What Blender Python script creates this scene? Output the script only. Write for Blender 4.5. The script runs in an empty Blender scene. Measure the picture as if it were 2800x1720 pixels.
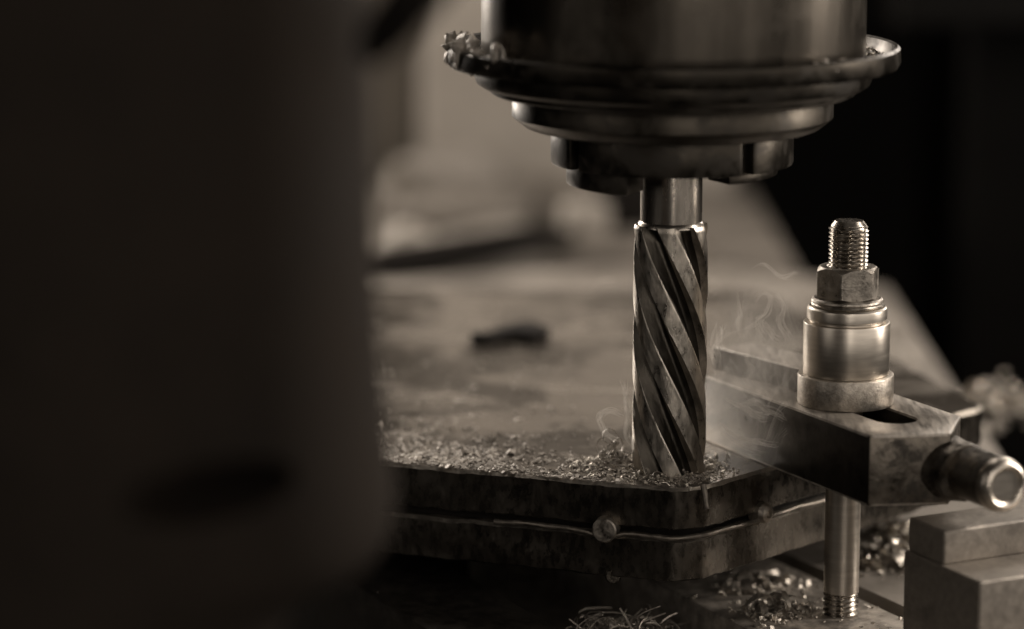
import bpy, bmesh, math, random
import numpy as np
from mathutils import Vector, Matrix, noise as mnoise

random.seed(7)
rng = np.random.default_rng(11)
S = 0.001                       # all lengths below are millimetres
PI = math.pi
R = math.radians
scene = bpy.context.scene
C = scene.collection

# ------------------------------------------------------------------ camera
PITCH = R(11.0)
DIST = 1003.0
cam_d = bpy.data.cameras.new("camera")
cam = bpy.data.objects.new("camera", cam_d)
C.objects.link(cam)
cam.location = (0, -DIST * math.cos(PITCH) * S, DIST * math.sin(PITCH) * S)
cam.rotation_euler = (R(90) - PITCH, 0, 0)
cam_d.sensor_fit = 'HORIZONTAL'
cam_d.sensor_width = 36
cam_d.lens = 105
cam_d.clip_start = 0.05
cam_d.clip_end = 20
cam_d.dof.use_dof = True
cam_d.dof.focus_distance = 1.000
cam_d.dof.aperture_fstop = 4.2
scene.camera = cam

# ------------------------------------------------------------------ world, lamps, exposure
world = bpy.data.worlds.new("World")
scene.world = world
world.use_nodes = True
bg = world.node_tree.nodes["Background"]
bg.inputs[0].default_value = (1.0, 0.86, 0.72, 1)
bg.inputs[1].default_value = 0.0015

WARM = (1.0, 0.90, 0.795)


def area(name, loc, target, sx, sy, watts, col=WARM, spread=180):
    d = bpy.data.lights.new(name, 'AREA')
    d.shape = 'RECTANGLE'
    d.size = sx * S
    d.size_y = sy * S
    d.energy = watts
    d.color = col
    d.spread = R(spread)
    o = bpy.data.objects.new(name, d)
    C.objects.link(o)
    o.location = Vector(loc) * S
    o.rotation_euler = (Vector(target) - Vector(loc)).to_track_quat('-Z', 'Y').to_euler()
    return o


# lamps behind and to the right of the machine, soft fills added in front, a weak tube lamp behind the photographer
area("lamp_back", (-40, 400, 640), (60, 260, -100), 460, 300, 1.15)
area("fill_column", (-120, 640, 520), (30, 985, 0), 260, 200, .6)  # extra lamp added only to brighten the column
area("lamp_left_rear", (-430, 820, 260), (60, 0, -20), 150, 520, 7.0)
area("lamp_right", (900, 60, 330), (90, 0, -20), 120, 620, 8.5)
area("lamp_right_rear", (520, 760, 380), (90, 0, -40), 200, 420, 1.9)
area("fill_right_front", (960, -960, 330), (80, 0, -20), 1500, 900, 3.6)  # broad fill light added for the metal to reflect, not a window
area("fill_left_front", (-950, -900, 420), (60, 0, -10), 900, 800, 1.5)  # second soft fill added to lift the left of the metal, not a window
area("tube_lamp_front", (190, -1500, 420), (60, 0, 0), 18, 1100, 2.6)

scene.view_settings.view_transform = 'Standard'
scene.view_settings.look = 'None'
scene.view_settings.exposure = 0.0
scene.view_settings.gamma = 1.0
scene.view_settings.use_curve_mapping = False
scene.render.engine = 'CYCLES'
scene.cycles.use_denoising = True
scene.cycles.max_bounces = 8
scene.cycles.volume_bounces = 1
scene.cycles.sample_clamp_indirect = 4.0

# ------------------------------------------------------------------ helpers
SX, SY = 0.4520, -0.8920         # direction of the table slots and the strap (s); t is square to it


def st(s, t):
    return (SX * s - SY * t, SY * s + SX * t)


def tag(o, label=None, cat=None, group=None, kind=None):
    if label: o["label"] = label
    if cat: o["category"] = cat
    if group: o["group"] = group
    if kind: o["kind"] = kind
    return o


def empty(name, loc=(0, 0, 0)):
    o = bpy.data.objects.new(name, None)
    o.empty_display_size = 0.01
    C.objects.link(o)
    o.location = Vector(loc) * S
    return o


def mk_mesh(name, verts, faces, mat, smooth=35, bevel=0.0, segs=2, recalc=True):
    me = bpy.data.meshes.new(name)
    bm = bmesh.new()
    vs = [bm.verts.new((v[0] * S, v[1] * S, v[2] * S)) for v in verts]
    for f in faces:
        try:
            bm.faces.new([vs[i] for i in f])
        except ValueError:
            pass
    if recalc:
        bmesh.ops.recalc_face_normals(bm, faces=bm.faces)
    if bevel > 0:
        es = [e for e in bm.edges if len(e.link_faces) == 2 and e.calc_face_angle(0) > R(28)]
        bmesh.ops.bevel(bm, geom=es, offset=bevel * S, segments=segs, profile=0.6, affect='EDGES', clamp_overlap=True)
    bm.to_mesh(me)
    bm.free()
    if smooth:
        me.shade_smooth()
        me.set_sharp_from_angle(angle=R(smooth))
    if mat:
        me.materials.append(mat)
    return me


def put(name, me, parent=None, loc=(0, 0, 0), rot=(0, 0, 0)):
    o = bpy.data.objects.new(name, me)
    C.objects.link(o)
    o.location = Vector(loc) * S
    o.rotation_euler = rot
    if parent is not None:
        o.parent = parent
    return o


def lathe(profile, segs=96, close=True, a0=0.0, a1=2 * PI):
    """profile: (r, z) list from top to bottom; closed onto the axis where r == 0"""
    full = abs((a1 - a0) - 2 * PI) < 1e-6
    n = segs if full else segs + 1
    V, F = [], []
    for r, z in profile:
        for k in range(n):
            a = a0 + (a1 - a0) * k / segs
            V.append((r * math.cos(a), r * math.sin(a), z))
    m = len(profile)
    for i in range(m - 1):
        for k in range(segs):
            k2 = (k + 1) % n
            F.append((i * n + k, i * n + k2, (i + 1) * n + k2, (i + 1) * n + k))
    if close and full:
        F.append(tuple(range(n)))
        F.append(tuple(range((m - 1) * n, m * n)))
    return V, F


def sector(r0, r1, z0, z1, a0, a1, segs=18):
    V, F = [], []
    for k in range(segs + 1):
        a = a0 + (a1 - a0) * k / segs
        for r, z in ((r1, z1), (r1, z0), (r0, z0), (r0, z1)):
            V.append((r * math.cos(a), r * math.sin(a), z))
    for k in range(segs):
        for j in range(4):
            F.append((k * 4 + j, k * 4 + (j + 1) % 4, k * 4 + 4 + (j + 1) % 4, k * 4 + 4 + j))
    F.append((0, 1, 2, 3))
    F.append(tuple(segs * 4 + i for i in range(4)))
    return V, F


def prism(poly, z0, z1):
    n = len(poly)
    V = [(x, y, z1) for x, y in poly] + [(x, y, z0) for x, y in poly]
    F = [tuple(range(n)), tuple(range(2 * n - 1, n - 1, -1))]
    for i in range(n):
        F.append((i, i + n, (i + 1) % n + n, (i + 1) % n))
    return V, F


def round_poly(poly, rad, n=6):
    """poly corners rounded; rad: one radius or a list"""
    out = []
    m = len(poly)
    for i in range(m):
        p0, p1, p2 = Vector(poly[i - 1]), Vector(poly[i]), Vector(poly[(i + 1) % m])
        r = rad[i] if isinstance(rad, (list, tuple)) else rad
        if r <= 0:
            out.append(tuple(p1))
            continue
        d0, d1 = (p0 - p1).normalized(), (p2 - p1).normalized()
        ang = d0.angle(d1)
        L = min(r / math.tan(ang / 2), (p0 - p1).length * .45, (p2 - p1).length * .45)
        a, b = p1 + d0 * L, p1 + d1 * L
        for k in range(n + 1):
            u = k / n
            out.append(tuple((1 - u) ** 2 * a + 2 * u * (1 - u) * p1 + u * u * b))
    return out


def tube(path, rad, segs=10, cap=True):
    P = [Vector(p) for p in path]
    V, F = [], []
    n = len(P)
    up = Vector((0, 0, 1))
    prev = None
    for i, p in enumerate(P):
        d = (P[min(i + 1, n - 1)] - P[max(i - 1, 0)]).normalized()
        if prev is None:
            a = d.cross(up if abs(d.z) < .9 else Vector((1, 0, 0))).normalized()
        else:
            a = (prev - d * prev.dot(d)).normalized()
        prev = a
        b = d.cross(a)
        r = rad[i] if isinstance(rad, (list, tuple)) else rad
        for k in range(segs):
            t = 2 * PI * k / segs
            V.append(tuple(p + a * (r * math.cos(t)) + b * (r * math.sin(t))))
    for i in range(n - 1):
        for k in range(segs):
            k2 = (k + 1) % segs
            F.append((i * segs + k, i * segs + k2, (i + 1) * segs + k2, (i + 1) * segs + k))
    if cap:
        F.append(tuple(range(segs)))
        F.append(tuple(range((n - 1) * segs, n * segs)))
    return V, F


def shift(VF, d):
    return [(v[0] + d[0], v[1] + d[1], v[2] + d[2]) for v in VF[0]], VF[1]


def join(*parts):
    V, F = [], []
    for v, f in parts:
        o = len(V)
        V += list(v)
        F += [tuple(i + o for i in q) for q in f]
    return V, F


def rough_up(me, amp, scale):
    """uneven cast or sawn skin: push the vertices about with noise (mm)"""
    for v in me.vertices:
        n = mnoise.noise_vector(v.co * (1 / S) * scale)
        v.co += Vector(n) * amp * S


# ------------------------------------------------------------------ materials
def metal(name, base, rough, metallic=1.0, grain=220.0, grain_amt=0.35, streak=(1, 1, 1), bump=0.15, bump_scale=900.0,
          dirt=0.0, dirt_col=(.03, .025, .02), dirt_scale=90.0, dirt_lo=.48, dirt_hi=.62, rough_var=0.15, dirt_rough=.65, aniso=0.0):
    m = bpy.data.materials.new(name)
    m.use_nodes = True
    nt = m.node_tree
    N, L = nt.nodes, nt.links
    bs = N["Principled BSDF"]
    tc = N.new("ShaderNodeTexCoord")
    mp = N.new("ShaderNodeMapping")
    mp.inputs["Scale"].default_value = streak
    L.new(tc.outputs["Object"], mp.inputs["Vector"])
    n1 = N.new("ShaderNodeTexNoise")
    n1.inputs["Scale"].default_value = grain
    n1.inputs["Detail"].default_value = 6
    n1.inputs["Roughness"].default_value = .65
    L.new(mp.outputs[0], n1.inputs["Vector"])
    # base colour grain
    r1 = N.new("ShaderNodeMapRange")
    r1.inputs["From Min"].default_value = .3
    r1.inputs["From Max"].default_value = .7
    r1.inputs["To Min"].default_value = 1 - grain_amt
    r1.inputs["To Max"].default_value = 1 + grain_amt * .4
    L.new(n1.outputs["Fac"], r1.inputs["Value"])
    mul = N.new("ShaderNodeMix")
    mul.data_type = 'RGBA'
    mul.blend_type = 'MULTIPLY'
    mul.inputs[0].default_value = 1
    mul.inputs[6].default_value = (*base, 1)
    L.new(r1.outputs[0], mul.inputs[7])
    col = mul.outputs[2]
    rr = N.new("ShaderNodeMapRange")
    rr.inputs["From Min"].default_value = .3
    rr.inputs["From Max"].default_value = .7
    rr.inputs["To Min"].default_value = max(.04, rough - rough_var)
    rr.inputs["To Max"].default_value = min(1, rough + rough_var)
    L.new(n1.outputs["Fac"], rr.inputs["Value"])
    ro = rr.outputs[0]
    if dirt > 0:
        n2 = N.new("ShaderNodeTexNoise")
        n2.inputs["Scale"].default_value = dirt_scale
        n2.inputs["Detail"].default_value = 9
        n2.inputs["Roughness"].default_value = .68
        n2.inputs["Distortion"].default_value = .4
        L.new(tc.outputs["Object"], n2.inputs["Vector"])
        rm = N.new("ShaderNodeMapRange")
        rm.inputs["From Min"].default_value = dirt_lo
        rm.inputs["From Max"].default_value = dirt_hi
        rm.inputs["To Max"].default_value = dirt
        L.new(n2.outputs["Fac"], rm.inputs["Value"])
        mx = N.new("ShaderNodeMix")
        mx.data_type = 'RGBA'
        L.new(rm.outputs[0], mx.inputs[0])
        L.new(col, mx.inputs[6])
        mx.inputs[7].default_value = (*dirt_col, 1)
        col = mx.outputs[2]
        mr = N.new("ShaderNodeMix")
        L.new(rm.outputs[0], mr.inputs[0])
        L.new(ro, mr.inputs[2])
        mr.inputs[3].default_value = dirt_rough
        ro = mr.outputs[0]
        mm = N.new("ShaderNodeMath")
        mm.operation = 'MULTIPLY_ADD'
        L.new(rm.outputs[0], mm.inputs[0])
        mm.inputs[1].default_value = -.7 * metallic
        mm.inputs[2].default_value = metallic
        L.new(mm.outputs[0], bs.inputs["Metallic"])
    else:
        bs.inputs["Metallic"].default_value = metallic
    L.new(col, bs.inputs["Base Color"])
    L.new(ro, bs.inputs["Roughness"])
    bs.inputs["Anisotropic"].default_value = aniso
    n3 = N.new("ShaderNodeTexNoise")
    n3.inputs["Scale"].default_value = bump_scale
    n3.inputs["Detail"].default_value = 5
    n3.inputs["Roughness"].default_value = .6
    L.new(mp.outputs[0], n3.inputs["Vector"])
    bp = N.new("ShaderNodeBump")
    bp.inputs["Strength"].default_value = bump
    bp.inputs["Distance"].default_value = .0006
    L.new(n3.outputs["Fac"], bp.inputs["Height"])
    L.new(bp.outputs[0], bs.inputs["Normal"])
    return m


M = {}
M['spindle'] = metal('spindle_steel', (.175, .155, .131), .30, rough_var=.05, grain=60, streak=(1, 1, .12), bump=.03, bump_scale=260, dirt=.25, dirt_scale=40, dirt_lo=.52, dirt_hi=.7)
M['spindle_dark'] = metal('oiled_dark_steel', (.068, .060, .050), .38, rough_var=.1, grain=80, bump=.16, bump_scale=260, dirt=.7, dirt_scale=70, dirt_lo=.5, dirt_hi=.64)
M['flute'] = metal('shaded_flute_steel', (.10, .090, .077), .40, rough_var=.08, grain=420, streak=(1, 1, .35), grain_amt=.4, bump=.25, bump_scale=900)  # darker copy of the cutter steel, shade put into the colour
M['shank'] = metal('ground_shank', (.58, .53, .47), .27, rough_var=.04, grain=160, streak=(1, 1, .2), bump=.03)
M['mill'] = metal('cutter_steel', (.60, .55, .485), .33, rough_var=.1, grain=420, streak=(1, 1, .35), grain_amt=.5, bump=.22, bump_scale=1300, dirt=.10, dirt_scale=60, dirt_lo=.5, dirt_hi=.72)
M['stud'] = metal('stud_steel', (.50, .455, .40), .25, rough_var=.05, grain=400, bump=.04, bump_scale=1500, dirt=.25, dirt_scale=260)
M['turned'] = metal('turned_steel', (.66, .605, .535), .35, rough_var=.03, grain=200, streak=(.4, .4, 4), grain_amt=.16, bump=.02, bump_scale=1400)
M['worn'] = metal('worn_collar_steel', (.50, .455, .40), .40, rough_var=.06, grain=520, grain_amt=.4, bump=.3, bump_scale=1300, dirt=.45, dirt_scale=330, dirt_lo=.54, dirt_hi=.68)
M['nut'] = metal('nut_steel', (.46, .42, .37), .38, grain=330, grain_amt=.45, bump=.22, bump_scale=900, dirt=.6, dirt_scale=180, dirt_lo=.5, dirt_hi=.68)
M['strap_shade'] = metal('shaded_strap_steel', (.075, .067, .057), .34, rough_var=.08, grain=240, grain_amt=.3, bump=.10, bump_scale=420, dirt=.35, dirt_scale=30, dirt_lo=.5, dirt_hi=.75, dirt_rough=.45)  # darker copy of the strap steel, painting the shade on its sides
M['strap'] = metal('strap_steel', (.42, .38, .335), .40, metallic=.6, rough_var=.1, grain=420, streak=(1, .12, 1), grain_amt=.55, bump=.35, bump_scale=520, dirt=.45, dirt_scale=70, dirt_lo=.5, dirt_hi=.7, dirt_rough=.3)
M['rusty'] = metal('rusty_nose_steel', (.20, .177, .15), .36, rough_var=.14, grain=160, grain_amt=.5, bump=.55, bump_scale=260, dirt=.8, dirt_scale=110, dirt_lo=.5, dirt_hi=.6)
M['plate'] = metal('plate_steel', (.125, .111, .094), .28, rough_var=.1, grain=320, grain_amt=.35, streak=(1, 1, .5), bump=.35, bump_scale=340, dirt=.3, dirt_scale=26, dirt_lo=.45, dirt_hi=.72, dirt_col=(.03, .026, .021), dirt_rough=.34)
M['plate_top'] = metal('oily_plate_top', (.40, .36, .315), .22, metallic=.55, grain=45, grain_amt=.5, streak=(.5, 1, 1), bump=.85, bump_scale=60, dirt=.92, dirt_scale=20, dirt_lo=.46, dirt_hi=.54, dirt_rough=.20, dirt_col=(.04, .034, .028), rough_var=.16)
M['table'] = metal('table_iron', (.40, .36, .315), .40, metallic=.6, grain=150, grain_amt=.6, bump=.4, bump_scale=500, dirt=.8, dirt_scale=60, dirt_lo=.5, dirt_hi=.64)
M['shade_iron'] = metal('black_shade_iron', (.045, .039, .033), .45, metallic=.4, grain=150, grain_amt=.6, bump=.4, bump_scale=400)  # near-black iron, stands for the shade its parts lie in
M['bed'] = metal('pale_bed_iron', (.33, .297, .262), .55, metallic=.25, grain=14, grain_amt=.55, bump=.5, bump_scale=60, dirt=.75, dirt_scale=9, dirt_lo=.5, dirt_hi=.66, dirt_col=(.09, .077, .064), dirt_rough=.5)
M['bed_far'] = metal('grey_bed_iron', (.19, .168, .145), .6, metallic=.1, grain=14, grain_amt=.5, bump=.4, bump_scale=60, dirt=.7, dirt_scale=12, dirt_col=(.07, .06, .05))
M['column'] = metal('pale_column_paint', (.36, .325, .285), .6, metallic=0, grain=6, grain_amt=.25, bump=.1, bump_scale=40)
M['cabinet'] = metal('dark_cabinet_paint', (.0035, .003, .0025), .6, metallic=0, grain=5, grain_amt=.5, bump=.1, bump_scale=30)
M['guard'] = metal('brown_guard_paint', (.13, .112, .092), .55, metallic=0, grain=6, grain_amt=.4, bump=.1, bump_scale=40)
M['casting'] = metal('dark_casting_paint', (.026, .0205, .0165), .8, metallic=0, grain=30, grain_amt=.3, bump=.15, bump_scale=120)
M['casting'].node_tree.nodes['Principled BSDF'].inputs['Specular IOR Level'].default_value = .1
M['block'] = metal('step_block_steel', (.38, .342, .30), .42, metallic=.65, rough_var=.06, grain=420, grain_amt=.22, bump=.22, bump_scale=500, dirt=.7, dirt_scale=34, dirt_lo=.5, dirt_hi=.68, dirt_col=(.08, .069, .058), dirt_rough=.4)
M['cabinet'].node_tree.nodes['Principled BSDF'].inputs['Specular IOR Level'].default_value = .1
M['matte'] = metal('matte_black_and_shade', (.012, .010, .0085), .8, metallic=0, grain=100, bump=.1)  # matte black for dark parts, and painted shade on floor and gap strip
M['matte'].node_tree.nodes['Principled BSDF'].inputs['Specular IOR Level'].default_value = .12
M['wire'] = metal('wire_steel', (.24, .214, .184), .48, grain=300, grain_amt=.5, bump=.3, dirt=.6, dirt_scale=110)
M['chip'] = metal('bright_chip_steel', (.60, .55, .485), .44, metallic=.85, grain=700, grain_amt=.5, bump=.5, bump_scale=1500)
M['chip_dull'] = metal('dull_chip_steel', (.36, .325, .285), .42, metallic=.7, grain=700, grain_amt=.6, bump=.4, bump_scale=1500)
M['chip_pale'] = metal('dusty_pale_chip', (.46, .415, .365), .5, metallic=.3, grain=500, grain_amt=.5, bump=.5, bump_scale=1200)
M['glint'] = metal('polished_chip_steel', (.72, .66, .58), .10, grain=700, grain_amt=.2, bump=.05, bump_scale=900)

# ------------------------------------------------------------------ setting: machine table with T-slots, bed, column
def struct(name, me, parent=None):
    o = put(name, me, parent)
    if parent is None:
        o["kind"] = "structure"
    return o


ZT = -104.0
table = empty("machine_table", (0, 0, ZT))
table["kind"] = "structure"


def rail(name, s0, s1, t0, t1, z0, z1, mat, bev=1.0):
    poly = [st(s0, t0), st(s1, t0), st(s1, t1), st(s0, t1)]
    me = mk_mesh(name, *shift(prism(poly, z0, z1), (0, 0, -ZT)), mat, bevel=bev)
    return put(name, me, table)


rail("table_rail", -420, 190, -34, 6, -150, ZT, M['shade_iron'])  # left rail coloured black to paint in the shade on it
rail("table_rail", -420, 190, 62, 116, -150, ZT, M['table'])
rail("slot_floor", -420, 190, 6, 62, -152, -126, M['table'], 0)
rail("slot_floor", -420, 190, 116, 124, -152, -126, M['table'], 0)


def clip_right(poly, X):
    out = []
    for i in range(len(poly)):
        a, b = poly[i], poly[(i + 1) % len(poly)]
        if a[0] <= X: out.append(a)
        if (a[0] <= X) != (b[0] <= X):
            u = (X - a[0]) / (b[0] - a[0])
            out.append((X, a[1] + u * (b[1] - a[1])))
    return out


polyC = clip_right([st(190, 124), st(190, 420), (420, 613), (204, 613), (100, 690), (-78, 630), st(-720, 124)], 204)


put("table_surface", mk_mesh("table_surface", *shift(prism(polyC, -150, ZT), (0, 0, -ZT)), M['bed'], smooth=0), table)
bed2 = [(-420, 700), (-79, 668), (-30, 700), (20, 745), (110, 720), (164, 652), (160, 1010), (-420, 1010)]
struct("rear_bed", mk_mesh("rear_bed", *prism(bed2, -150, -106), M['bed_far'], bevel=4))
struct("bed_floor", mk_mesh("bed_floor", *prism([(-600, -400), (204, -400), (204, 1010), (-600, 1010)], -215, -205), M['matte']))  # floor coloured black so that it looks unlit below the table

col_poly = round_poly([(-62, 985), (150, 985), (150, 1200), (-62, 1200)], 10)
colm = put("machine_column", mk_mesh("machine_column", *prism(col_poly, -106, 320), M['column']))
tag(colm, "pale upright machine column, blurred, left of the spindle in the background", "machine column")
gp = put("rear_guard", mk_mesh("rear_guard", *prism(round_poly([(-300, 1030), (-64, 1030), (-64, 1060), (-300, 1060)], 4), -106, 320), M['guard']))
tag(gp, "brown out-of-focus guard panel between the dark foreground casting and the pale column", "guard panel")

wp = [(-140, 650, -104), (-78, 652, -101), (-30, 690, -98), (10, 735, -98), (34, 760, -101)]  # dark strip added to paint the shade in the gap behind the table
tag(put("gap_strip", mk_mesh("gap_strip", *tube(wp, [12, 11, 10, 8, 5], 16), M['matte'])),
    "black blurred rubber wiper standing in for the shaded gap behind the pale table in the left background", "strip")
# low castings on the rear bed that read as soft lumps behind the cutter
def lump(name, poly, z0, z1, mat, label, cat, bev=6):
    o = put(name, mk_mesh(name, *prism(round_poly(poly, 12), z0, z1), mat, bevel=bev, segs=3))
    return tag(o, label, cat)


lump("rear_casting", [(-75, 800), (10, 790), (20, 900), (-70, 920)], -106, -88, M['bed_far'],
     "low grey blurred casting on the rear bed below the column", "casting")
lump("rear_block", [(30, 770), (60, 775), (58, 800), (29, 798)], -106, -84, M['column'],
     "small pale blurred block left of the cutter shank", "block")
lump("rear_dark_block", [(54, 810), (92, 815), (92, 850), (53, 845)], -106, -74, M['matte'],
     "black blurred block behind the upper end of the cutter", "block")


def rough_lump(name, loc, size, mat, seed, label):
    bm = bmesh.new()
    bmesh.ops.create_icosphere(bm, subdivisions=4, radius=1)
    for v in bm.verts:
        n = mnoise.fractal(v.co * 1.3 + Vector((seed * 4.7, seed, 0)), .8, 2.1, 4)
        v.co = Vector((v.co.x * size[0], v.co.y * size[1], max(-.2, v.co.z) * size[2])) * (1 + .42 * n) * S
    me = bpy.data.meshes.new(name)
    bm.to_mesh(me)
    bm.free()
    me.shade_smooth()
    me.materials.append(mat)
    tag(put(name, me, None, loc), label, "lump")


RL = [((-58, 735, -106), (22, 16, 15), 'column', "pale blurred lump nearest the dark casting in the left background"),
      ((-8, 770, -106), (30, 14, 11), 'bed', "long low pale blurred lump left of the small pale block"),
      ((-40, 960, -106), (46, 20, 26), 'bed', "broad pale blurred heap at the foot of the column"),
      ((22, 940, -106), (30, 18, 14), 'guard', "brown blurred heap at the column's foot under the spindle nut"),
      ((-72, 860, -88), (16, 18, 12), 'guard', "brown blurred lump on top of the low rear casting"),
      ((100, 690, -104), (20, 16, 10), 'guard', "brown blurred lump behind the cutter's right side"),
      ((128, 560, -104), (26, 26, 9), 'bed', "pale blurred lump on the table left of the stud"),
      ((180, 520, -104), (13, 40, 8), 'bed', "pale blurred ridge on the table right of the hex nut")]
for k, (loc, size, mt, lb) in enumerate(RL):
    rough_lump("rough_lump", loc, size, M[mt], k + 1, lb)

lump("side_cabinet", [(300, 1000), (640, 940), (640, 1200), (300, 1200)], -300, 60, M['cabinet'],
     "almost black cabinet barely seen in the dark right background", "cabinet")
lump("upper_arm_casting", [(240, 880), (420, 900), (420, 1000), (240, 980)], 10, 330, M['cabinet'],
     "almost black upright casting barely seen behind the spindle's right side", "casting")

arm_pts = [(-31.5, -332, 122), (-27.5, -335, 128), (-20.5, -345, 137), (-11, -345, 148), (0, -345, 160)]
tag(put("lever_arm", mk_mesh("lever_arm", *tube(arm_pts, [3, 5.5, 6, 6, 6], 18), M['matte'])),
    "black blurred lever crossing the upper left corner in front of the pale column", "lever")

# ------------------------------------------------------------------ dark casting in the foreground
def foreground():
    rows = [(165, -152, -33), (146, -152, -32.9), (135, -152, -32.8), (100, -151, -32.3), (67, -150, -31.8), (44, -150, -30.2), (30, -149, -29),
            (16, -149, -27.3), (7.4, -148, -28.2), (2.6, -148, -31.5), (-1.2, -147, -37.1), (-4.3, -147, -43.6), (-9, -146, -49.3), (-17, -146, -54.9), (-40, -146, -62)]
    n = 56
    V, F = [], []
    for z, x0, x1 in rows:
        cx, hw = (x0 + x1) / 2, (x1 - x0) / 2
        for k in range(n):
            a = 2 * PI * k / n
            c, s_ = math.cos(a), math.sin(a)
            e = .8
            V.append((cx + hw * math.copysign(abs(c) ** e, c), -303 + 42 * math.copysign(abs(s_) ** e, s_), z))
    m = len(rows)
    for i in range(m - 1):
        for k in range(n):
            F.append((i * n + k, i * n + (k + 1) % n, (i + 1) * n + (k + 1) % n, (i + 1) * n + k))
    F.append(tuple(range(n)))
    F.append(tuple(range((m - 1) * n, m * n)))
    me = mk_mesh("foreground_casting", V, F, M['casting'], smooth=50)
    o = put("foreground_casting", me)
    # oval opening
    bm = bmesh.new()
    bmesh.ops.create_uvsphere(bm, u_segments=40, v_segments=20, radius=1)
    for v in bm.verts:
        v.co = Vector((v.co.x * 20 * S, v.co.y * 30 * S, v.co.z * 7.0 * S))
    cm = bpy.data.meshes.new("cut")
    bm.to_mesh(cm)
    bm.free()
    cut = bpy.data.objects.new("cut", cm)
    C.objects.link(cut)
    cut.location = Vector((-67, -346, 26.5)) * S
    cut.rotation_euler = (0, R(-9), 0)
    md = o.modifiers.new("b", 'BOOLEAN')
    md.object = cut
    md.operation = 'DIFFERENCE'
    md.solver = 'EXACT'
    dg = bpy.context.evaluated_depsgraph_get()
    dg.update()
    new = bpy.data.meshes.new_from_object(o.evaluated_get(dg))
    o.modifiers.clear()
    o.data = new
    bpy.data.objects.remove(cut)
    bpy.data.meshes.remove(cm)
    tag(o, "large dark brown blurred casting with an oval hollow filling the left foreground", "casting")


foreground()

# ------------------------------------------------------------------ spindle
AX, AY = 53.1, 0.0
sp = tag(empty("spindle", (AX, AY, 0)), "steel milling spindle nose with stepped flange and slotted nut at the top", "spindle")
FRONT = -PI / 2
put("spindle_nose", mk_mesh("spindle_nose", *lathe([(30, 210), (63.3, 210), (63.3, 90.5), (62.6, 86.4), (30, 86.4)], 160), M['spindle']), sp)
put("flange_dish", mk_mesh("flange_dish", *lathe([(62.0, 86.2), (71.6, 86.2), (72.4, 87.4), (72.9, 90.6), (73.7, 91.2), (74.6, 90.4), (74.8, 86.0), (74.0, 84.4), (66, 83.4), (62.0, 83.2)], 160, close=False), M['spindle_dark']), sp)
put("retaining_ring", mk_mesh("retaining_ring", *lathe([(52, 83.9), (65.4, 83.9), (65.6, 80.6), (64.9, 78.6), (63.0, 77.4), (60.6, 76.9), (60.4, 75.6), (59.4, 75.0), (50, 74.8)], 160, close=False), M['spindle_dark']), sp)
put("nut_ring", mk_mesh("nut_ring", *lathe([(30, 75.5), (52.6, 75.5), (53.2, 74.4), (53.2, 67.6), (52.7, 67.0), (49.2, 64.2), (47.6, 63.6), (30, 63.6)], 160), M['spindle_dark']), sp)
cn = put("collet_nut", mk_mesh("collet_nut", *lathe([(10.6, 63.2), (36.2, 64), (36.6, 52.2), (35.8, 51.4), (10.6, 51.2)], 128, close=False), M['spindle_dark']), sp)
slots = [FRONT + R(34.6 + 90 * k) for k in range(4)]
for k in range(4):
    a0, a1 = slots[k] + R(3.2), slots[(k + 1) % 4] - R(3.2)
    if a1 < a0: a1 += 2 * PI
    put("nut_lobe", mk_mesh("nut_lobe", *sector(36.0, 40.3, 51.8, 63.7, a0, a1, 40), M['spindle_dark'], bevel=.9), cn)
put("drive_lug", mk_mesh("drive_lug", *sector(22, 35.2, 45.0, 51.8, FRONT - R(88), FRONT - R(27), 24), M['spindle_dark'], bevel=.7), sp)
put("drive_lug", mk_mesh("drive_lug", *sector(22, 35.2, 48.4, 51.8, FRONT + R(29), FRONT + R(88), 24), M['spindle_dark'], bevel=.7), sp)

# ------------------------------------------------------------------ end mill
mill = tag(empty("end_mill", (AX, AY, -54.6)), "fluted steel end mill cutting into the edge of the upper plate", "end mill")


def fluted():
    n, Rm, dep = 6, 12.55, 3.9
    kz = 2 * PI / 153.6
    z0, z1 = 0.0, 85.6                # above the mill's own base
    NA, NZ = 216, 170
    V, F = [], []
    for j in range(NZ + 1):
        z = z0 + (z1 - z0) * j / NZ
        runout = min(1, max(0.0, (z1 - z) / 5.0)) ** .6 * .72 + .28
        for i in range(NA):
            u = (i / NA * n) % 1.0
            tooth = int(i / NA * n)
            w = 1 + .04 * math.sin(tooth * 2.1 + z * .05)
            if u < .44:
                d = .10 * u
            else:
                q = (u - .44) / .56
                d = .044 * (1 - q) + math.sin(PI * q ** 1.15) ** .75
            r = Rm - dep * d * runout * w
            if z > z1 - 1.2: r -= (z - z1 + 1.2) * .35
            a = 2 * PI * i / NA - kz * z + .45
            V.append((r * math.cos(a), r * math.sin(a), z))
    for j in range(NZ):
        for i in range(NA):
            i2 = (i + 1) % NA
            F.append((j * NA + i, j * NA + i2, (j + 1) * NA + i2, (j + 1) * NA + i))
    F.append(tuple(range(NA)))
    F.append(tuple(range(NZ * NA, (NZ + 1) * NA)))
    return V, F


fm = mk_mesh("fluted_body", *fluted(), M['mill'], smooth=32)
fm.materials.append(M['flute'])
for pg in fm.polygons:                    # the flutes take a darker colour that paints in their shade
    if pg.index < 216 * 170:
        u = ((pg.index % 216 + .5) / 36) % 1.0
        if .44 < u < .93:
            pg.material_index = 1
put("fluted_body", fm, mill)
put("shank", mk_mesh("shank", *lathe([(9, 125), (10.35, 125), (10.35, 86.6), (10.9, 85.9), (11.2, 84.9), (6, 84.9)], 96), M['shank']), mill)

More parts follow.
